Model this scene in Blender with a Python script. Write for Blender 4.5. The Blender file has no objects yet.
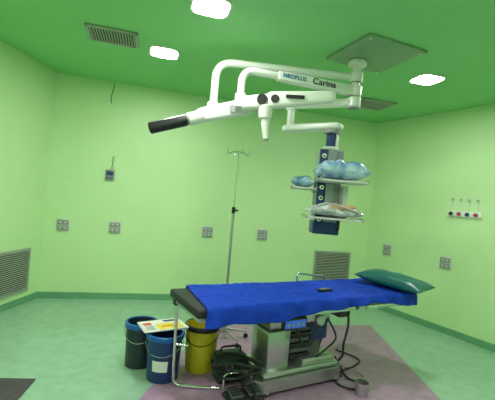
import bpy, bmesh, math, random
from mathutils import Vector, Matrix, noise
random.seed(4)
V = Vector
scene = bpy.context.scene
try:
    scene.view_settings.view_transform = 'Standard'
    scene.view_settings.look = 'None'
except Exception:
    pass

# ------------------------------------------------------------------ materials
def mat(name, col, rough=0.5, metal=0.0, var=0.06, scale=8.0, emis=None, estr=0.0, col2=None, bump=0.0, spec=0.5, alpha=1.0, coat=0.0, trans=0.0, stretch=None):
    m = bpy.data.materials.new(name); m.use_nodes = True
    nt = m.node_tree; b = nt.nodes['Principled BSDF']
    tc = nt.nodes.new('ShaderNodeTexCoord')
    n = nt.nodes.new('ShaderNodeTexNoise'); n.inputs['Scale'].default_value = scale; n.inputs['Detail'].default_value = 4
    if stretch:
        mp = nt.nodes.new('ShaderNodeMapping'); mp.inputs['Scale'].default_value = stretch
        nt.links.new(tc.outputs['Object'], mp.inputs['Vector']); nt.links.new(mp.outputs['Vector'], n.inputs['Vector'])
    else:
        nt.links.new(tc.outputs['Object'], n.inputs['Vector'])
    r = nt.nodes.new('ShaderNodeValToRGB')
    c2 = col2 if col2 else tuple(min(1, c*(1+var)) for c in col)
    c1 = col if col2 else tuple(c*(1-var) for c in col)
    r.color_ramp.elements[0].position = 0.35; r.color_ramp.elements[1].position = 0.65
    r.color_ramp.elements[0].color = (*c1, 1); r.color_ramp.elements[1].color = (*c2, 1)
    nt.links.new(n.outputs['Fac'], r.inputs['Fac']); nt.links.new(r.outputs['Color'], b.inputs['Base Color'])
    b.inputs['Roughness'].default_value = rough; b.inputs['Metallic'].default_value = metal
    b.inputs['Specular IOR Level'].default_value = spec
    b.inputs['Alpha'].default_value = alpha
    b.inputs['Coat Weight'].default_value = coat
    b.inputs['Transmission Weight'].default_value = trans
    if emis:
        b.inputs['Emission Color'].default_value = (*emis, 1); b.inputs['Emission Strength'].default_value = estr
    if bump:
        bp = nt.nodes.new('ShaderNodeBump'); bp.inputs['Strength'].default_value = bump
        bp.inputs['Distance'].default_value = 0.01
        nt.links.new(n.outputs['Fac'], bp.inputs['Height']); nt.links.new(bp.outputs['Normal'], b.inputs['Normal'])
    return m

M = {}
M['wall'] = mat('wall_paint', (0.585,0.82,0.44), 0.45, var=0.015, scale=2)
M['ceil'] = mat('ceiling_paint', (0.27,0.66,0.26), 0.6, var=0.02, scale=2)
M['floor'] = mat('vinyl_floor', (0.27,0.46,0.33), 0.30, col2=(0.33,0.53,0.39), scale=9, spec=0.5)
M['floor_p'] = mat('purple_vinyl', (0.33,0.19,0.31), 0.33, col2=(0.40,0.25,0.38), scale=12, spec=0.4)
M['base'] = mat('green_cove', (0.14,0.36,0.20), 0.4)
M['white'] = mat('white_enamel', (0.80,0.82,0.78), 0.3, var=0.02, coat=0.3)
M['offwhite'] = mat('off_white_plastic', (0.62,0.64,0.62), 0.4, var=0.03)
M['grey'] = mat('grey_plastic', (0.26,0.28,0.28), 0.45)
M['dgrey'] = mat('dark_grey_metal', (0.08,0.09,0.09), 0.45)
M['black'] = mat('black_plastic', (0.012,0.012,0.014), 0.35)
M['rubber'] = mat('black_rubber', (0.016,0.018,0.02), 0.6)
M['steel'] = mat('brushed_steel', (0.50,0.52,0.52), 0.28, metal=0.9, stretch=(1,1,20))
M['chrome'] = mat('chrome', (0.7,0.72,0.72), 0.15, metal=1.0)
M['plate'] = mat('ceiling_plate_metal', (0.26,0.40,0.26), 0.45, metal=0.2)
M['navy'] = mat('navy_panel', (0.010,0.03,0.15), 0.35)
M['head'] = mat('pendant_grey_paint', (0.34,0.38,0.40), 0.4)
M['drape'] = mat('blue_drape_fabric', (0.004,0.036,0.40), 0.75, col2=(0.008,0.055,0.52), scale=14, bump=0.25, spec=0.2)
M['pillow'] = mat('teal_green_vinyl', (0.010,0.13,0.12), 0.34, var=0.1)
M['vent'] = mat('vent_metal', (0.40,0.43,0.38), 0.4, metal=0.2)
M['ventd'] = mat('vent_shadow_gap', (0.03,0.04,0.03), 0.7)
M['emit'] = mat('led_diffuser', (1,1,1), 0.4, emis=(1.0,1.0,0.94), estr=104)
M['bagblue'] = mat('blue_plastic_wrap', (0.08,0.22,0.48), 0.18, col2=(0.46,0.62,0.74), scale=9, bump=0.9, coat=0.6)
M['bagclear'] = mat('clear_plastic_wrap', (0.22,0.28,0.28), 0.12, col2=(0.68,0.72,0.72), scale=18, bump=1.0, coat=0.8)
M['bagred'] = mat('brown_red_contents', (0.35,0.10,0.05), 0.4, col2=(0.6,0.35,0.2), scale=20)
M['bluep'] = mat('blue_bin_plastic', (0.010,0.04,0.16), 0.4)
M['bluer'] = mat('blue_rim_plastic', (0.01,0.11,0.42), 0.35)
M['darkbin'] = mat('dark_bin_plastic', (0.014,0.028,0.04), 0.4)
M['yellow'] = mat('yellow_bin_plastic', (0.62,0.54,0.02), 0.4)
M['ylbl'] = mat('yellow_print', (0.80,0.62,0.05), 0.5)
M['rlbl'] = mat('red_print', (0.65,0.08,0.06), 0.5)
M['paper'] = mat('white_paper', (0.75,0.76,0.72), 0.6)
M['dkgreen'] = mat('dark_green_fabric', (0.012,0.045,0.028), 0.6, col2=(0.025,0.08,0.05), scale=20, bump=0.5)
M['txtblue'] = mat('blue_lettering', (0.0,0.14,0.42), 0.4)
M['txtdark'] = mat('dark_lettering', (0.02,0.03,0.03), 0.4)
M['screenblue'] = mat('blue_indicator', (0.02,0.10,0.5), 0.3, emis=(0.05,0.2,0.9), estr=0.2)
M['cablegrey'] = mat('pale_cable', (0.45,0.46,0.42), 0.5)
M['tan'] = mat('tan_bottle', (0.6,0.35,0.2), 0.4)
M['red'] = mat('red_knob', (0.45,0.03,0.03), 0.4)
M['mat'] = mat('dark_purple_mat', (0.075,0.06,0.075), 0.8, var=0.2, scale=40)

# ------------------------------------------------------------------ mesh builder
def superell(n, w, h, e):
    out = []
    for i in range(n):
        a = 2*math.pi*(i+0.5)/n; c, s = math.cos(a), math.sin(a)
        out.append((w/2*math.copysign(abs(c)**e, c), h/2*math.copysign(abs(s)**e, s)))
    return out
def smooth_path(pts, n=6):
    pts = [V(p) for p in pts]; out = []
    for i in range(len(pts)-1):
        p0 = pts[max(i-1,0)]; p1 = pts[i]; p2 = pts[i+1]; p3 = pts[min(i+2,len(pts)-1)]
        for k in range(n):
            t = k/n
            out.append(0.5*((2*p1)+(p2-p0)*t+(2*p0-5*p1+4*p2-p3)*t*t+(3*p1-p0-3*p2+p3)*t**3))
    out.append(pts[-1]); return out
def round_path(pts, r=0.06, n=6):
    pts = [V(p) for p in pts]; out = [pts[0]]
    for i in range(1, len(pts)-1):
        a = pts[i-1]-pts[i]; b = pts[i+1]-pts[i]
        ra = min(r, a.length*0.48, b.length*0.48)
        s = pts[i]+a.normalized()*ra; e = pts[i]+b.normalized()*ra
        for k in range(n+1):
            t = k/n; out.append((1-t)**2*s+2*t*(1-t)*pts[i]+t*t*e)
    out.append(pts[-1]); return out

class MB:
    def __init__(s, mats):
        s.v=[]; s.f=[]; s.m=[]; s.mats=mats
    def add(s, vs, fs, m=0):
        o=len(s.v); s.v += [V(x) for x in vs]
        for f in fs: s.f.append([i+o for i in f]); s.m.append(m)
        return s
    def box(s, c, size, m=0, rz=0.0, bev=0.0, rot=None, seg=2):
        bm = bmesh.new(); bmesh.ops.create_cube(bm, size=1.0)
        bmesh.ops.scale(bm, vec=V(size), verts=bm.verts)
        if bev>0:
            bmesh.ops.bevel(bm, geom=list(bm.edges), offset=bev, segments=seg, profile=0.5, affect='EDGES')
        R = rot if rot is not None else Matrix.Rotation(rz,4,'Z')
        bm.verts.index_update()
        vs=[R @ v.co + V(c) for v in bm.verts]; fs=[[v.index for v in f.verts] for f in bm.faces]
        bm.free(); return s.add(vs, fs, m)
    def sweep(s, path, sections, m=0, caps=True, upref=None):
        path=[V(p) for p in path]; n=len(sections[0]); vs=[]; fs=[]
        up=None
        for i,p in enumerate(path):
            t=(path[min(i+1,len(path)-1)]-path[max(i-1,0)]).normalized()
            if up is None:
                ref = V(upref) if upref else (V((0,0,1)) if abs(t.z)<0.9 else V((0,1,0)))
                up=(ref-t*ref.dot(t)).normalized()
            else:
                up=(up-t*up.dot(t)).normalized()
            side=t.cross(up)
            for a,b in sections[i]: vs.append(p+side*a+up*b)
        for i in range(len(path)-1):
            for k in range(n):
                a=i*n+k; b=i*n+(k+1)%n
                fs.append([a,b,b+n,a+n])
        if caps:
            fs.append(list(range(n))[::-1]); fs.append([(len(path)-1)*n+k for k in range(n)])
        return s.add(vs,fs,m)
    def tube(s, path, r, m=0, n=12, rs=None):
        secs=[]
        for i in range(len(path)):
            rr = rs[i] if rs else r
            secs.append([(rr*math.cos(2*math.pi*k/n), rr*math.sin(2*math.pi*k/n)) for k in range(n)])
        return s.sweep(path, secs, m)
    def cyl(s, a, b, r, r2=None, m=0, n=24, bev=0.0):
        a=V(a); b=V(b); r2 = r if r2 is None else r2
        if bev>0:
            d=(b-a).normalized()*bev
            return s.tube([a,a+d,b-d,b], r, m, n, rs=[r-bev,r,r2,r2-bev])
        return s.tube([a,b], r, m, n, rs=[r,r2])
    def loft(s, a, b, wa, ha, wb, hb, m=0, n=24, e=0.45, end=0.03, st=8):
        a=V(a); b=V(b); L=(b-a).length; path=[]; secs=[]
        ts=[0,0.25,0.6,1.0]
        prof=[]
        for t in ts: prof.append((end*t/L, math.sqrt(max(0.0,1-(1-t)**2))*0.55+0.45))
        for t in reversed(ts): prof.append((1-end*t/L, math.sqrt(max(0.0,1-(1-t)**2))*0.55+0.45))
        for t,k in prof:
            path.append(a.lerp(b,t)); secs.append(superell(n,(wa+(wb-wa)*t)*k,(ha+(hb-ha)*t)*k,e))
        return s.sweep(path, secs, m)
    def lathe(s, prof, c=(0,0,0), m=0, n=32):
        c=V(c); vs=[]; fs=[]
        for r,z in prof:
            for k in range(n):
                a=2*math.pi*k/n; vs.append(c+V((r*math.cos(a), r*math.sin(a), z)))
        for i in range(len(prof)-1):
            for k in range(n):
                a=i*n+k; b=i*n+(k+1)%n; fs.append([a,b,b+n,a+n])
        return s.add(vs,fs,m)
    def prism(s, poly, z0, z1, m=0):
        n=len(poly); vs=[(x,y,z0) for x,y in poly]+[(x,y,z1) for x,y in poly]
        fs=[list(range(n))[::-1], [n+i for i in range(n)]]
        for i in range(n): fs.append([i,(i+1)%n,(i+1)%n+n,i+n])
        return s.add(vs,fs,m)
    def grid(s, fn, nu, nv, m=0):
        vs=[fn(i/nu,j/nv) for i in range(nu+1) for j in range(nv+1)]
        fs=[[i*(nv+1)+j,(i+1)*(nv+1)+j,(i+1)*(nv+1)+j+1,i*(nv+1)+j+1] for i in range(nu) for j in range(nv)]
        return s.add(vs,fs,m)
    def make(s, name, parent=None, world=False, ang=0.6, label=None):
        me=bpy.data.meshes.new(name)
        vs=s.v
        if world and parent is not None:
            rt=parent
            while rt.parent: rt=rt.parent
            inv=rt.matrix_basis.inverted()
            vs=[inv@v for v in vs]
        me.from_pydata([tuple(v) for v in vs],[],s.f)
        for k in s.mats: me.materials.append(M[k])
        for p,mi in zip(me.polygons,s.m): p.material_index=mi; p.use_smooth=True
        bm=bmesh.new(); bm.from_mesh(me); bmesh.ops.recalc_face_normals(bm,faces=bm.faces); bm.to_mesh(me); bm.free()
        me.set_sharp_from_angle(angle=ang)
        o=bpy.data.objects.new(name,me); scene.collection.objects.link(o)
        if parent is not None: o.parent=parent
        if label: o['label']=label
        return o

def root(name, label, cat, mx=None, group=None):
    o=bpy.data.objects.new(name,None); scene.collection.objects.link(o)
    o.empty_display_size=0.1
    if mx is not None: o.matrix_basis=mx
    o['label']=label; o['category']=cat
    if group: o['group']=group
    return o
def tag(o,label,cat,mx=None,group=None):
    o['label']=label; o['category']=cat
    if group: o['group']=group
    if mx is not None: o.matrix_basis=mx
    return o
def TR(x,y,z,deg=0): return Matrix.Translation((x,y,z))@Matrix.Rotation(math.radians(deg),4,'Z')
def dup(rt, mx, label=None):
    n=rt.copy(); scene.collection.objects.link(n); n.matrix_basis=mx
    if label: n['label']=label
    for ch in list(rt.children):
        c=ch.copy(); scene.collection.objects.link(c); c.parent=n
        for g in list(ch.children):
            gg=g.copy(); scene.collection.objects.link(gg); gg.parent=c
    return n

# ------------------------------------------------------------------ room shell
H=3.0
A=V((-2.67,4.91)); B=V((2.06,6.16)); C=V((3.757,3.216)); D=V((3.9,-1.8)); E=V((-3.304,-1.80))
def struct(o): o['kind']='structure'; return o
def wallseg(P,Q,name,mk='wall',z0=0.0,z1=H,th=0.12,ext=0.12,inset=0.0):
    d=(Q-P).normalized(); out=V((-d.y,d.x))
    if (P+Q).dot(out)/2 - V((0.3,2.0)).dot(out) < 0: out=-out
    P2=P-d*ext; Q2=Q+d*ext
    if inset: poly=[P-out*inset,Q-out*inset,Q+out*0.01,P+out*0.01]
    else: poly=[P2,Q2,Q2+out*th,P2+out*th]
    o=MB([mk]).prism([tuple(p) for p in poly],z0,z1).make(name); return struct(o)
wallseg(E,A,'wall_left',ext=0); wallseg(A,B,'wall_back',ext=0); wallseg(B,C,'wall_right',ext=0)
wallseg(C,D,'wall_side',ext=0); wallseg(D,E,'wall_front',ext=0)
for P,Q,n in ((E,A,'left'),(A,B,'back'),(B,C,'right'),(C,D,'side'),(D,E,'front')):
    wallseg(P,Q,'baseboard_'+n,'base',0.0,0.085,inset=0.012)
poly=[tuple(p) for p in (A+V((-.2,.2)),B+V((.05,.2)),C+V((.2,.1)),D+V((.2,-.2)),E+V((-.2,-.2)))]
struct(MB(['floor']).prism(poly,-0.1,0.0).make('floor'))
struct(MB(['ceil']).prism(poly,H,H+0.1).make('ceiling'))
struct(MB(['floor_p']).prism([(-1.05,0.6),(-0.36,4.45),(1.80,5.0),(1.74,0.6)],0.0,0.002).make('trim_1'))

# ------------------------------------------------------------------ ceiling lights
def rsq(s,e=0.5,n=40): return superell(n,s,s,e)
def led(mx,label='white rounded-square recessed ceiling light panel, switched on'):
    r=root('ceiling_light',label,'ceiling light',mx,'ceiling light panels')
    s=0.31
    b=MB(['white']); o_=rsq(s); i_=rsq(s-0.035)
    n=len(o_); vs=[(x,y,0.0) for x,y in o_]+[(x,y,-0.014) for x,y in o_]+[(x,y,-0.014) for x,y in i_]+[(x,y,-0.002) for x,y in i_]
    fs=[]
    for L in range(3):
        for k in range(n): fs.append([L*n+k,L*n+(k+1)%n,(L+1)*n+(k+1)%n,(L+1)*n+k])
    b.add(vs,fs); b.make('frame',r)
    MB(['emit']).prism(rsq(s-0.037),-0.010,-0.003).make('diffuser',r)
    return r
L0=led(TR(-0.41,2.84,H,15))
for x,y in ((-1.0,3.86),(1.80,3.96),(-1.7,1.3),(0.3,0.6),(2.2,1.4),(-1.6,-0.7),(1.8,-0.7)):
    dup(L0,TR(x,y,H,15))

# ------------------------------------------------------------------ grilles
def grille(name,w,h,n,mx,label,vertical=False,cat='air vent'):
    b=MB(['vent','ventd'])
    t=0.025
    b.box((0,-0.004,0),(w-0.01,0.004,h-0.01),1)
    for c,s_ in (((0,-0.012,h/2-t/2),(w,0.022,t)),((0,-0.012,-h/2+t/2),(w,0.022,t)),((w/2-t/2,-0.012,0),(t,0.022,h)),((-w/2+t/2,-0.012,0),(t,0.022,h))):
        b.box(c,s_,0,bev=0.003)
    for i in range(n):
        if vertical:
            x=-w/2+t+(w-2*t)*(i+0.5)/n
            b.box((x,-0.013,0),(0.45*(w-2*t)/n,0.014,h-2*t),0,rot=Matrix.Rotation(0.5,4,'Z'))
        else:
            z=-h/2+t+(h-2*t)*(i+0.5)/n
            b.box((0,-0.013,z),(w-2*t,0.016,0.40*(h-2*t)/n),0,rot=Matrix.Rotation(-0.5,4,'X'))
    return tag(b.make(name),label,cat,mx)
def ceil_mx(x,y,deg):
    return Matrix.Translation((x,y,H))@Matrix.Rotation(math.radians(deg),4,'Z')@Matrix.Rotation(math.radians(90),4,'X')
grille('ceiling_vent',0.46,0.36,16,ceil_mx(-1.42,3.55,15),'dark slatted metal air vent in the ceiling near the light panel',vertical=True)
grille('ceiling_vent',0.50,0.42,16,ceil_mx(1.57,5.05,15),'slatted metal air vent in the ceiling above the wall corner',vertical=True)

def wall_mx(P,d,s,z):
    d=V((d[0],d[1],0)).normalized(); y=V((0,0,1)).cross(d)
    m=Matrix(((d.x,y.x,0,0),(d.y,y.y,0,0),(0,0,1,0),(0,0,0,1)))
    return Matrix.Translation((P.x+d.x*s,P.y+d.y*s,z))@m
dB=(B-A).normalized(); dR=(C-B).normalized(); dL=(A-E).normalized()
def back(s,z): return wall_mx(A,dB,s,z)
def right(s,z): return wall_mx(B,dR,s,z)
def left(t,z):  return wall_mx(A,dL,-t,z)
grille('wall_vent',0.64,0.50,18,back(4.26,0.585),'large slatted air grille low on wall behind the operating table')
grille('wall_vent',0.62,0.54,20,left(0.54,0.43),'large pale slatted air grille low on the plain wall')

# ------------------------------------------------------------------ wall sockets
def socket(mx,label):
    r=root('wall_socket',label,'power outlet',mx,'wall power outlets')
    MB(['offwhite']).box((0,-0.010,0),(0.16,0.020,0.165),bev=0.005).make('back_plate',r)
    for z in (0.038,-0.038):
        b=MB(['grey','black','offwhite'])
        b.box((0,-0.024,z),(0.135,0.010,0.062),0,bev=0.003)
        for x in (-0.03,0.03):
            b.cyl((x,-0.0285,z),(x,-0.031,z),0.017,m=2,n=16)
            b.box((x-0.006,-0.032,z),(0.004,0.003,0.010),1); b.box((x+0.006,-0.032,z),(0.004,0.003,0.010),1)
        b.make('socket',r)
    return r
sk=socket(back(0.24,0.99),'grey double wall power outlet with two stacked sockets')
for mx in (back(0.90,1.0),back(2.19,1.02),back(3.04,1.03),right(0.41,0.955),right(1.357,0.93)):
    dup(sk,mx)

r=root('wall_intercom','small dark wall control unit with screen, cord looping above','wall intercom',back(0.775,1.715))
MB(['grey']).box((0,-0.013,0),(0.12,0.026,0.15),bev=0.006).make('housing',r)
MB(['navy']).box((0,-0.028,0.025),(0.085,0.006,0.055),bev=0.001).make('screen',r)
b=MB(['black'])
for i in range(3): b.box((-0.03+0.03*i,-0.028,-0.04),(0.018,0.006,0.02),bev=0.001)
b.make('buttons',r)
MB(['txtdark']).tube(smooth_path([(0,-0.006,0.07),(0.02,-0.006,0.16),(0.035,-0.006,0.24),(0.025,-0.006,0.26),(0.012,-0.006,0.2),(0.03,-0.006,0.12),(0.01,-0.006,0.07)]),0.0025,n=6).make('cord',r)
o=MB(['black']).tube(smooth_path([(0.02,-0.006,2.995),(0.015,-0.006,2.90),(-0.005,-0.006,2.80),(0.0,-0.006,2.72),(-0.01,-0.006,2.70)]),0.004,n=6).make('hanging_wire')
tag(o,'short loose black wire hanging down the wall from the ceiling','wire',back(0.71,0))

r=root('medical_gas_panel','white wall panel with four coloured gas outlets and hooks','gas outlet panel',right(1.55,1.60))
MB(['white']).box((0,-0.012,0),(0.44,0.024,0.075),bev=0.006).make('rail',r)
for i,c in enumerate(('black','red','navy','red')):
    x=-0.16+0.107*i
    g=MB(['chrome',c]); g.cyl((x,-0.024,0),(x,-0.045,0),0.028,m=0,bev=0.003); g.cyl((x,-0.045,0),(x,-0.060,0),0.023,m=1,bev=0.002)
    g.make('gas_outlet',r)
    MB(['white','chrome']).tube(round_path([(x,-0.008,0.03),(x,-0.008,0.19),(x,-0.035,0.21)],0.02),0.007,m=0,n=8).box((x,-0.02,0.19),(0.026,0.02,0.035),1,bev=0.003).make('pipe',r)

# ------------------------------------------------------------------ ceiling arm system
cx,cy=0.95,3.6
R0=root('surgical_ceiling_arm','white ceiling-mounted surgical arm system with equipment pendant','ceiling pendant',TR(cx,cy,3.0))
W=dict(parent=R0,world=True)
b=MB(['plate','chrome']).box((1.06,3.45,2.988),(0.64,0.64,0.024),0,rz=math.radians(22),bev=0.004)
for sx in (-1,1):
    for sy in (-1,1):
        p=Matrix.Rotation(math.radians(22),3,'Z')@V((sx*.28,sy*.28,0)); b.cyl((1.06+p.x,3.45+p.y,2.976),(1.06+p.x,3.45+p.y,2.97),0.012,m=1,n=8)
b.make('mounting_plate',**W)
b=MB(['white','grey']); b.cyl((cx,cy,2.975),(cx,cy,2.93),0.09,m=0,bev=0.008); b.cyl((cx,cy,2.95),(cx,cy,2.56),0.042,m=0)
for z in (2.82,2.685,2.575): b.cyl((cx,cy,z+0.05),(cx,cy,z-0.05),0.062,m=0,bev=0.01); b.cyl((cx,cy,z-0.052),(cx,cy,z-0.058),0.058,m=1)
b.make('column',**W)
MB(['white']).tube(round_path([(cx,cy,2.82),(-0.40,3.50,2.82),(-0.40,3.48,2.38)],0.16,8),0.036,n=16).make('extension_arm',**W)
b=MB(['white','grey']); b.tube(round_path([(0.6,3.49,2.685),(-0.14,3.26,2.685),(-0.14,3.26,2.43)],0.13,8),0.034,n=16,m=0)
e1=V((-0.955,-0.298,0)); b.loft(V((cx,cy,2.685)),V((cx,cy,2.685))+e1*0.82,0.085,0.095,0.08,0.085,m=0,e=0.3,end=0.02)
armB=b.make('extension_arm',**W)
def text(body,mk,size,pos,xdir,up,parent,world=True,name='lettering',ext=0.0008,sx=1.0,off=0.0):
    cu=bpy.data.curves.new('t','FONT'); cu.body=body; cu.size=size; cu.extrude=ext; cu.align_x='CENTER'; cu.align_y='CENTER'; cu.offset=off
    ob=bpy.data.objects.new('t',cu); scene.collection.objects.link(ob)
    dg=bpy.context.evaluated_depsgraph_get(); me=bpy.data.meshes.new_from_object(ob.evaluated_get(dg))
    bpy.data.objects.remove(ob)
    x=V(xdir).normalized(); u=V(up).normalized(); n=x.cross(u)
    mx=Matrix(((x.x,u.x,n.x,pos[0]),(x.y,u.y,n.y,pos[1]),(x.z,u.z,n.z,pos[2]),(0,0,0,1)))@Matrix.Diagonal((sx,1,1,1))
    me.transform(mx)
    if world:
        rt=parent
        while rt.parent: rt=rt.parent
        me.transform(rt.matrix_basis.inverted())
    me.materials.clear(); me.materials.append(M[mk])
    o=bpy.data.objects.new(name,me); scene.collection.objects.link(o); o.parent=parent
    return o
nrm=V((0.298,-0.955,0))
p=V((cx,cy,2.688))+e1*0.66+nrm*0.044; text('NEOPLUS','txtblue',0.052,p,-e1,(0,0,1),armB,off=0.0008,sx=1.05)
p=V((cx,cy,2.688))+e1*0.36+nrm*0.046; text('Carina','txtdark',0.080,p,-e1,(0,0,1),armB,sx=1.15,off=0.001)
b=MB(['white','grey']); b.cyl((-0.40,3.48,2.42),(-0.40,3.45,2.28),0.058,m=0,bev=0.01)
b.loft((-0.04,3.40,2.405),(-0.52,3.32,2.25),0.11,0.155,0.10,0.12,m=0,end=0.04)
b.cyl((-0.20,3.30,2.345),(-0.20,3.46,2.345),0.035,m=1)
b.make('spring_arm',**W)
b=MB(['white','grey']); b.cyl((-0.46,3.325,2.26),(-0.59,3.288,2.205),0.058,m=0,bev=0.008); b.cyl((-0.59,3.288,2.205),(-0.62,3.28,2.192),0.045,m=1)
b.make('wrist_joint',**W)
b=MB(['black','dgrey']); b.cyl((-0.60,3.285,2.20),(-0.90,3.205,2.085),0.052,m=0,bev=0.006); b.cyl((-0.895,3.206,2.087),(-0.905,3.203,2.083),0.036,m=1)
b.make('handle_grip',**W,label='black cylindrical grip')
b=MB(['white','black','grey']); b.cyl((-0.14,3.26,2.47),(-0.14,3.26,2.34),0.05,m=0,bev=0.01)
b.loft((-0.15,3.26,2.38),(0.12,3.25,2.42),0.09,0.115,0.09,0.13,m=0,end=0.03)
b.loft((0.09,3.24,2.42),(0.68,3.19,2.495),0.10,0.155,0.075,0.095,m=0,end=0.05,e=0.6)
b.cyl((0.05,3.19,2.42),(0.05,3.31,2.42),0.046,m=1); b.cyl((0.16,3.18,2.43),(0.16,3.30,2.43),0.036,m=1)
b.box((0.33,3.162,2.455),(0.16,0.012,0.03),1,rz=-0.09,bev=0.003)
b.make('spring_arm',**W)
b=MB(['white','grey']); b.cyl((0.085,3.25,2.38),(0.09,3.25,2.26),0.068,0.055,m=0,bev=0.01); b.tube([(0.09,3.25,2.30),(0.10,3.25,2.20),(0.115,3.25,2.09)],0.03,m=0,rs=[0.044,0.036,0.026]); b.cyl((0.115,3.25,2.09),(0.117,3.25,2.07),0.02,m=1)
b.make('lamp_stub',**W)
b=MB(['white','grey']); b.loft((cx,cy,2.575),(0.35,3.84,2.56),0.10,0.075,0.10,0.075,m=0); b.cyl((0.37,3.83,2.59),(0.37,3.83,2.30),0.036,m=0); b.cyl((0.37,3.83,2.60),(0.37,3.83,2.50),0.052,m=0,bev=0.01)
b.make('extension_arm',**W)
b=MB(['white','grey']); b.loft((0.31,3.87,2.31),(0.84,3.53,2.32),0.15,0.085,0.16,0.07,m=0,e=0.7,end=0.07); b.cyl((0.76,3.58,2.29),(0.76,3.58,2.25),0.08,m=1)
b.make('swivel_arm',**W)
b=MB(['navy','head','grey','white'])
b.cyl((0.76,3.59,2.26),(0.76,3.59,2.10),0.05,m=0); b.cyl((0.76,3.59,2.12),(0.76,3.59,2.09),0.075,m=3,bev=0.008)
b.box((0.80,3.575,2.18),(0.05,0.04,0.17),3,bev=0.004)
b.box((0.76,3.60,1.69),(0.23,0.20,0.80),1,bev=0.015); b.box((0.685,3.498,1.69),(0.080,0.012,0.78),0,bev=0.003)
b.box((0.76,3.60,1.34),(0.25,0.22,0.12),0,bev=0.01)
b.box((0.835,3.498,1.69),(0.06,0.01,0.76),2,bev=0.003)
head=b.make('pendant_head',**W,label='grey and navy pendant column with outlets')
for i in range(7):
    z=2.02-0.10*i
    g=MB(['chrome','black']); g.cyl((0.685,3.492,z),(0.685,3.480,z),0.022,m=0,n=16,bev=0.002); g.cyl((0.685,3.480,z),(0.685,3.477,z),0.011,m=1,n=12)
    g.make('gas_outlet',head,world=True)
def shelf(cx_,cy_,z,w,d,name='shelf'):
    b=MB(['offwhite','steel']); b.box((cx_,cy_,z),(w,d,0.018),0,bev=0.005)
    for sx in (-1,1): b.box((cx_+sx*(w/2+0.006),cy_,z+0.005),(0.012,d,0.03),1,bev=0.002)
    return b.make(name,head,world=True)
shelf(0.83,3.345,1.775,0.40,0.29); shelf(0.77,3.345,1.44,0.48,0.29); shelf(0.53,3.60,1.70,0.20,0.26)
MB(['steel']).box((0.63,3.60,1.69),(0.03,0.06,0.05),0,bev=0.004).make('bracket',head,world=True)
MB(['offwhite','black']).box((0.90,3.47,1.60),(0.05,0.08,0.30),0,bev=0.004).box((0.87,3.50,1.38),(0.03,0.03,0.1),1).make('shelf_bracket',head,world=True)

def puff(b,c,w,d,h,m=0,rz=0.0,amp=0.02,sc=7,nu=28,nv=20,pinch=0.75,seed=0,tilt=0.0,sag=0.0,flat=0.0):
    c=V(c); R=Matrix.Rotation(rz,3,'Z')@Matrix.Rotation(tilt,3,'Y')
    def fn(top):
        def f(u,v):
            x=2*u-1; y=2*v-1
            e=max(0.0,(1-abs(x)**3.2))*max(0.0,(1-abs(y)**3.2)); t=e**0.55
            px=x*(1-0.10*(1-(y*y))*(abs(x)**6)*0.6); py=y*(1-0.10*(1-x*x)*(abs(y)**6)*0.6)
            n=noise.noise(V((x*w*sc+seed,y*d*sc,seed*1.7)))*amp*(0.2+t)
            z=(h/2)*t*(1 if top else -pinch)+ (n if top else n*0.15)
            return R@V((px*w/2,py*d/2,z-sag*(abs(x)**2)))+c
        return f
    b.grid(fn(True),nu,nv,m); b.grid(fn(False),nu,nv,m)
    return b
def weld(o,dist=0.0008):
    bm=bmesh.new(); bm.from_mesh(o.data); bmesh.ops.remove_doubles(bm,verts=bm.verts,dist=dist); bmesh.ops.recalc_face_normals(bm,faces=bm.faces); bm.to_mesh(o.data); bm.free(); return o
b=MB(['bagblue']); puff(b,(0,0,0.078),0.46,0.30,0.19,amp=0.035,seed=3)
weld(tag(b.make('wrapped_package',ang=1.2),'pale blue plastic-wrapped textile pack on the upper pendant shelf','wrapped package',TR(0.82,3.34,1.786,4)))
b=MB(['bagblue']); puff(b,(0,0,0.045),0.22,0.26,0.11,amp=0.025,seed=9)
weld(tag(b.make('wrapped_package',ang=1.2),'small blue and clear wrapped pack on the side bracket shelf','wrapped package',TR(0.52,3.60,1.712,-10)))
r=root('instrument_bag','clear plastic bag with brown bottle and tubing on lower shelf','plastic bag',TR(0.775,3.33,1.452,0))
b=MB(['bagclear']); puff(b,(0,0,0.045),0.50,0.30,0.10,amp=0.045,sc=11,seed=21)
weld(b.make('bag_film',r,ang=1.2))
b=MB(['tan','bagred']); b.cyl((-0.05,-0.10,0.085),(0.13,-0.11,0.10),0.024,m=0,bev=0.005); b.cyl((0.13,-0.11,0.10),(0.17,-0.112,0.103),0.014,m=1); b.make('bottle',r)
b=MB(['cablegrey']); b.tube(smooth_path([(-0.22,-0.13,0.07),(-0.1,-0.15,0.12),(0.05,-0.13,0.10),(0.2,-0.15,0.06),(0.23,-0.05,0.08)]),0.007,n=8); b.make('tubing',r)

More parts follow.
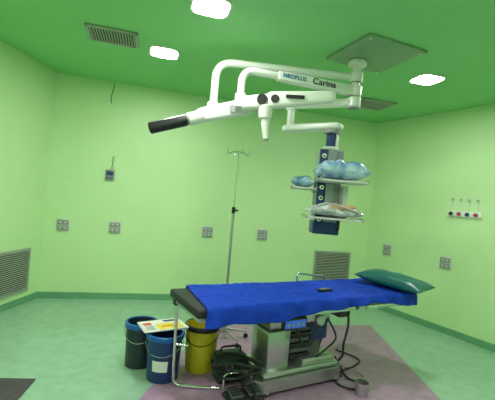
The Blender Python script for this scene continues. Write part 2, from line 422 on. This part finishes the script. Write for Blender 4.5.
# ------------------------------------------------------------------ IV pole
r=root('iv_pole','tall thin steel drip stand with hooks on a wheeled base','drip stand',TR(-0.142,4.05,0,20))
MB(['steel']).cyl((0,0,0.08),(0,0,1.42),0.015,n=16).make('outer_pole',r)
MB(['chrome']).cyl((0,0,1.40),(0,0,2.06),0.009,n=12).make('inner_pole',r)
MB(['black']).cyl((0,0,1.38),(0,0,1.45),0.02,n=16,bev=0.004).cyl((0,0,1.415),(0.05,0,1.415),0.011,n=12,bev=0.002).make('height_knob',r)
b=MB(['chrome'])
for k in range(4):
    a=k*math.pi/2; c,s_=math.cos(a),math.sin(a)
    b.tube(smooth_path([(0,0,2.06),(c*.05,s_*.05,2.055),(c*.10,s_*.10,2.03),(c*.125,s_*.125,2.035),(c*.13,s_*.13,2.085)]),0.0065,n=8)
b.make('hook',r)
b=MB(['steel'])
for k in range(5):
    a=k*2*math.pi/5; b.tube(smooth_path([(0,0,0.12),(math.cos(a)*.12,math.sin(a)*.12,0.10),(math.cos(a)*.27,math.sin(a)*.27,0.075)]),0.012,n=10)
b.cyl((0,0,0.07),(0,0,0.16),0.028,bev=0.004); b.make('base',r)
for k in range(5):
    a=k*2*math.pi/5; x,y=math.cos(a)*.27,math.sin(a)*.27
    t=V((-math.sin(a),math.cos(a),0))*0.01; q=V((x,y,0.027))
    MB(['rubber','chrome']).cyl(q-t,q+t,0.026,m=0,n=20,bev=0.004).cyl((x,y,0.045),(x,y,0.08),0.008,m=1,n=8).make('castor',r)

# ------------------------------------------------------------------ operating table
TX=TR(0.614,3.35,0,30)
T=root('operating_table','steel operating table with black mattress, telescopic column and heavy base','operating table',TX)
for x0,x1 in ((-1.19,-0.60),(-0.59,0.34),(0.35,1.125)):
    MB(['rubber']).box(((x0+x1)/2,0,0.735),(x1-x0,0.60,0.065),bev=0.018,seg=3).make('mattress',T)
b=MB(['steel','dgrey'])
for x0,x1 in ((-1.17,-0.61),(-0.58,0.33),(0.36,1.12)): b.box(((x0+x1)/2,0,0.688),(x1-x0,0.56,0.028),0,bev=0.004)
for x in (-0.595,0.345):
    for y in (-0.26,0.26): b.cyl((x,y-0.02,0.685),(x,y+0.02,0.685),0.03,m=1,n=16)
top=b.make('tabletop_frame',T)
for y in (-0.318,0.318):
    for x0,x1 in ((-1.14,-0.66),(-0.50,0.28),(0.42,1.08)):
        b=MB(['chrome']).box(((x0+x1)/2,y,0.683),(x1-x0,0.010,0.032),bev=0.002)
        for x in (x0+0.05,x1-0.05): b.cyl((x,y,0.683),(x,y*0.88,0.683),0.008,n=8)
        b.make('side_rail',top)
b=MB(['steel','dgrey','black'])
b.box((-0.36,0,0.30),(0.22,0.26,0.36),0,bev=0.012); b.box((-0.36,0,0.53),(0.18,0.22,0.18),0,bev=0.01)
b.box((-0.36,0,0.485),(0.23,0.27,0.012),1,bev=0.002)
b.make('lift_column',T)
b=MB(['dgrey','steel']); b.box((-0.15,0,0.645),(0.66,0.34,0.06),0,bev=0.01); b.box((0.02,-0.03,0.585),(0.28,0.26,0.10),1,bev=0.02); b.cyl((0.02,-0.20,0.56),(0.02,0.16,0.56),0.05,m=1,bev=0.01)
b.make('tilt_mechanism',T)
b=MB(['black','dgrey','navy']); 
for i in range(7): b.box((-0.12,0.0,0.24+0.045*i),(0.22-0.006*(i%2),0.22-0.02*(i%2),0.04),i%2,bev=0.01)
b.box((0.09,0.0,0.43),(0.20,0.20,0.16),2,bev=0.02); b.box((0.08,0.02,0.30),(0.14,0.16,0.16),1,bev=0.015)
b.tube(round_path([(0.22,0.0,0.64),(0.26,0.0,0.50),(0.16,0.0,0.2)],0.05),0.022,m=0)
b.make('bellows',T,label='black bellows and dark motor housing')
b=MB(['screenblue','black','grey']); b.box((-0.36,-0.300,0.605),(0.23,0.035,0.085),1,bev=0.006); b.box((-0.36,-0.319,0.605),(0.20,0.006,0.06),0,bev=0.001)
for i in range(4): b.box((-0.43+0.047*i,-0.323,0.602),(0.022,0.004,0.022),2)
b.box((-0.36,-0.24,0.64),(0.05,0.14,0.02),1)
b.make('control_panel',T,label='control panel with blue display')
b=MB(['steel','dgrey','black'])
b.prism([(-0.60,-0.16),(-0.54,-0.22),(0.26,-0.22),(0.33,-0.15),(0.33,0.15),(0.26,0.22),(-0.54,0.22),(-0.60,0.16)],0.035,0.13,0)
b.box((-0.13,0,0.155),(0.80,0.38,0.05),0,bev=0.02); b.box((0.06,-0.01,0.20),(0.36,0.30,0.06),0,bev=0.02)
b.box((-0.13,0,0.035),(0.90,0.40,0.02),2)
base=b.make('base',T)
for x in (-0.5,0.23):
    for y in (-0.20,0.20):
        MB(['rubber','chrome']).cyl((x,y-0.018,0.034),(x,y+0.018,0.034),0.032,m=0,bev=0.004).cyl((x,y-0.021,0.034),(x,y+0.021,0.034),0.012,m=1).make('castor',base)
b=MB(['chrome','black']); b.tube(round_path([(-1.15,0.22,0.68),(-1.13,0.20,0.017),(-0.95,0.09,0.017),(-0.80,0.02,0.017)],0.06),0.014,m=0); b.box((-1.15,0.22,0.68),(0.05,0.06,0.05),1,bev=0.004)
b.tube([(-1.14,0.21,0.34),(-1.05,0.14,0.34)],0.010,m=0)
b.make('end_leg',T)
b=MB(['chrome']); b.tube(round_path([(0.14,0.345,0.68),(0.14,0.345,0.85),(0.50,0.345,0.81),(0.52,0.345,0.69)],0.03),0.010); b.make('rail_attachment',T,label='bent chrome side rail bracket')
b=MB(['rubber']);
b.tube(smooth_path([(0.40,-0.10,0.66),(0.36,-0.18,0.50),(0.30,-0.20,0.32),(0.34,-0.16,0.20),(0.30,-0.12,0.12)]),0.011)
b.tube(smooth_path([(-0.18,-0.14,0.62),(-0.22,-0.19,0.45),(-0.10,-0.20,0.36),(-0.02,-0.19,0.48),(0.05,-0.16,0.55)]),0.009)
b.tube(smooth_path([(0.12,-0.16,0.56),(0.20,-0.20,0.40),(0.10,-0.19,0.30),(0.0,-0.18,0.24)]),0.009)
b.make('hose',T)
b=MB(['dkgreen','black']); b.box((0.47,0.05,0.58),(0.16,0.16,0.18),1,bev=0.03); b.make('junction_box',T)

def hang(x):
    t=(x+1.1)/2.2
    return 0.120-0.062*min(1,max(0,(t-0.25)/0.35)) + 0.055*max(0,(t-0.80)/0.2) + 0.008*math.sin(x*9)
def drapefn(u,v):
    hb=hang(-1.1+2.2*u)
    Ltot=hb+0.62+0.08; s_=v*Ltot
    x=-1.085+2.20*u
    slant=-0.06+0.11*v
    if u<0.5: x+= slant*(1-2*u)
    z0=0.776; ye=0.312
    w=0.012*noise.noise(V((x*4,v*5,0)))+0.008*noise.noise(V((x*13,v*9,3)))
    for fx in (-0.7,-0.25,0.2,0.65): w+=0.005*math.exp(-((x-fx)/0.012)**2)
    w+=0.005*math.exp(-((v-0.5)/0.015)**2)
    if s_<hb:
        k=(hb-s_); f=k/max(hb,.01)
        y=-ye-0.010-0.014*f-(0.014*math.sin(x*22)+0.012*noise.noise(V((x*8,1,1))))*f
        z=z0-0.008-k
        if k<0.03: y+=0.010*(1-k/0.03); z+=0.006*(1-k/0.03)
    elif s_<hb+0.62:
        k=s_-hb; y=-ye+ (k/0.62)*2*ye; z=z0+max(-0.001,w)+0.002
    else:
        k=s_-hb-0.62; y=ye+0.012+0.006*math.sin(x*20); z=z0-0.006-k
    return V((x,y,z))
b=MB(['drape']); b.grid(drapefn,180,70)
o=tag(b.make('surgical_drape',ang=1.5),'royal blue fabric drape covering the operating table mattress','drape',TX)
md=o.modifiers.new('s','SOLIDIFY'); md.thickness=0.003; md.offset=1
b=MB(['pillow']); puff(b,(0,0,0.064),0.68,0.42,0.15,amp=0.012,sc=4,seed=5,nu=40,nv=28)
weld(tag(b.make('pillow',ang=1.5),'glossy dark teal green vinyl pillow resting on the blue drape','pillow',TR(1.56,3.78,0.785,-44)@Matrix.Rotation(math.radians(3),4,'Y')))
r=root('remote_handset','small black hand control lying on the blue drape','remote control',TR(0.76,3.31,0.786,35))
MB(['black']).box((0,0,0.014),(0.15,0.055,0.022),bev=0.006).make('body',r)
b=MB(['grey'])
for i in range(4): b.box((-0.045+0.03*i,0,0.026),(0.015,0.03,0.004),bev=0.001)
b.make('buttons',r)

# ------------------------------------------------------------------ bins
def bin_(name,label,mx,rt,rb,h,mb,mr,liner=None):
    r=root(name,label,'waste bin',mx)
    b=MB([mb]); b.lathe([(0.0,0.0),(rb,0.0),(rb+0.004,0.01),(rt-0.008,h-0.03),(rt-0.008,h),(rt-0.018,h),(rt-0.018,h-0.03),(rb-0.012,0.02),(0,0.02)],n=40).make('body',r)
    b=MB([mr]); b.lathe([(rt-0.007,h-0.035),(rt+0.003,h-0.035),(rt+0.005,h-0.03),(rt+0.005,h),(rt-0.002,h+0.006),(rt-0.012,h+0.006),(rt-0.016,h-0.002)],n=40).make('rim',r)
    b=MB(['chrome' if mr!='black' else 'black']); pts=[]
    for k in range(13):
        a=math.pi*k/12; f=h-0.05-0.10*math.sin(a)
        rr=rb+(rt-rb)*f/h+0.008
        pts.append((math.cos(a)*rr,-math.sin(a)*rr,f))
    b.tube(pts,0.0035,n=6); b.make('handle',r)
    return r
b1=bin_('waste_bucket','dark round bucket with bright blue rim standing among the bins',TR(-0.84,3.30,0,0),0.140,0.115,0.38,'darkbin','bluer')
b2=bin_('waste_bucket','navy blue plastic bucket standing beside the yellow bin',TR(-0.585,3.10,0,0),0.152,0.125,0.375,'bluep','bluer')
b3=bin_('waste_bin','yellow plastic clinical waste bin with dark rim',TR(-0.30,3.32,0,0),0.155,0.125,0.40,'yellow','black')
b=MB(['paper']); 
R=[]
for i in range(9):
    a=-math.pi/2-0.45+0.9*i/8; R.append((math.cos(a),math.sin(a)))
vs=[(x*0.134,y*0.134,0.10) for x,y in R]+[(x*0.141,y*0.141,0.19) for x,y in R]
b.add([(v[0]*1.03,v[1]*1.03,v[2]) for v in vs],[[i,i+1,i+10,i+9] for i in range(8)]); b.make('bin_label',b2)
r=root('printed_leaflet','flat white folded leaflet with yellow and red print on the bins','leaflet',TR(-0.64,3.20,0.389,32))
b=MB(['paper'])
for i in range(3): b.box((0.004*i,-0.003*i,0.003+0.0045*i),(0.37,0.26,0.003),rz=0.03*(i-1))
b.make('pages',r)
b=MB(['ylbl','rlbl','navy','black']); zt=0.0145; b.box((0.05,-0.045,zt),(0.22,0.13,0.001),0,rz=0.03); b.box((-0.12,0.04,zt),(0.07,0.06,0.001),1,rz=0.03); b.box((0.10,0.08,zt),(0.13,0.04,0.001),2,rz=0.03); b.box((0.05,-0.045,zt+0.0008),(0.14,0.02,0.001),1,rz=0.03)
for i in range(4): b.box((-0.12,-0.02-0.025*i,zt),(0.08,0.006,0.001),3,rz=0.03)
b.make('print',r)

# ------------------------------------------------------------------ floor clutter
r=root('foot_pedal','black foot control with two pedals beside the table base','foot pedal',TR(0.10,2.88,0.002,25))
MB(['rubber']).box((0,0,0.018),(0.30,0.17,0.032),bev=0.012).make('base_plate',r)
for x in (-0.075,0.075):
    b=MB(['dgrey','black']); R_=Matrix.Rotation(0.22,4,'X'); b.box((x,-0.01,0.055),(0.105,0.12,0.016),0,rot=R_,bev=0.005)
    for k in range(4): b.box((x,-0.045+0.025*k,0.060+0.0055*k),(0.09,0.006,0.008),1,rot=R_)
    b.make('pedal',r)
MB(['chrome']).tube(round_path([(-0.14,0.07,0.03),(-0.14,0.09,0.16),(0.14,0.09,0.16),(0.14,0.07,0.03)],0.04),0.008).make('carry_bar',r)
r=root('suction_unit','dark green and black portable unit with handle beside the table base','suction unit',TR(-0.03,3.17,0.002,25))
MB(['dkgreen','black']).box((0,0,0.12),(0.26,0.18,0.22),0,bev=0.03).box((0,0,0.015),(0.24,0.16,0.024),1).make('body',r)
MB(['black']).tube(round_path([(-0.09,0,0.20),(-0.09,0,0.28),(0.09,0,0.28),(0.09,0,0.20)],0.03),0.009).make('handle',r)
MB(['grey','black']).cyl((-0.04,-0.088,0.14),(-0.04,-0.098,0.14),0.03,m=0,bev=0.003).cyl((-0.04,-0.098,0.14),(-0.04,-0.10,0.14),0.018,m=1).make('gauge',r)
pts=[]
for k in range(70):
    a=k*0.33; rr=0.13+0.035*math.sin(k*0.9)+0.02*math.sin(k*0.23)
    pts.append((0.03+rr*math.cos(a)*1.15,2.98+rr*math.sin(a)*0.7,0.10+0.13*abs(math.sin(k*0.12+0.4))+0.03*math.sin(a*1.3)))
pts=[(0.2,2.76,0.014)]+pts+[(0.20,3.10,0.05)]
o=MB(['rubber']).tube(smooth_path(pts,3),0.011,n=8).make('coiled_hose'); tag(o,'tangled black rubber hose piled over the foot control','hose')
o=MB(['rubber']).tube(smooth_path([(0.98,3.60,0.10),(1.02,3.50,0.03),(1.05,3.35,0.012),(1.15,3.28,0.012),(1.13,3.18,0.012),(1.00,3.16,0.012),(0.92,3.26,0.012),(1.02,3.48,0.012),(1.18,3.62,0.012),(1.28,3.80,0.012),(1.10,4.0,0.012)],8),0.009,n=8).make('power_cable'); tag(o,'black power cable looping across the purple floor','cable')
o=MB(['cablegrey']).tube(smooth_path([(1.10,3.16,0.010),(1.16,3.30,0.010),(1.22,3.42,0.010),(1.16,3.55,0.010),(1.02,3.66,0.010),(0.98,3.80,0.010)],8),0.006,n=8).make('power_cable'); tag(o,'thin pale grey cable lying beside the small metal cup','cable')
r=root('metal_cup','small stainless steel cup standing on the purple floor','cup',TR(1.09,3.09,0.002))
MB(['steel']).lathe([(0,0),(0.048,0),(0.052,0.006),(0.056,0.105),(0.060,0.11),(0.054,0.11),(0.050,0.01),(0,0.008)],n=28).make('cup_body',r)
MB(['chrome']).tube(smooth_path([(0.054,0,0.085),(0.085,0,0.08),(0.085,0,0.04),(0.052,0,0.03)],4),0.004,n=6).make('handle',r)
o=MB(['mat']).box((-0.36,-0.28,0.006),(0.72,0.56,0.010),bev=0.003).make('floor_mat'); tag(o,'dark grey-purple rubber mat lying on the vinyl floor','mat',TR(-1.52,2.88,0,8))

# ------------------------------------------------------------------ world & camera
w=bpy.data.worlds.new('world'); scene.world=w; w.use_nodes=True
w.node_tree.nodes['Background'].inputs[0].default_value=(0.6,0.8,0.6,1); w.node_tree.nodes['Background'].inputs[1].default_value=0.05
cam=bpy.data.cameras.new('camera'); co=bpy.data.objects.new('camera',cam); scene.collection.objects.link(co)
cam.sensor_fit='HORIZONTAL'; cam.sensor_width=36; cam.lens=26.9; cam.clip_start=0.05
th=math.radians(5.04); c,s_=math.cos(th),math.sin(th)
co.matrix_world=Matrix(((c,-s_,0,0),(0,0,-1,0),(s_,c,0,1.54),(0,0,0,1)))
scene.camera=co
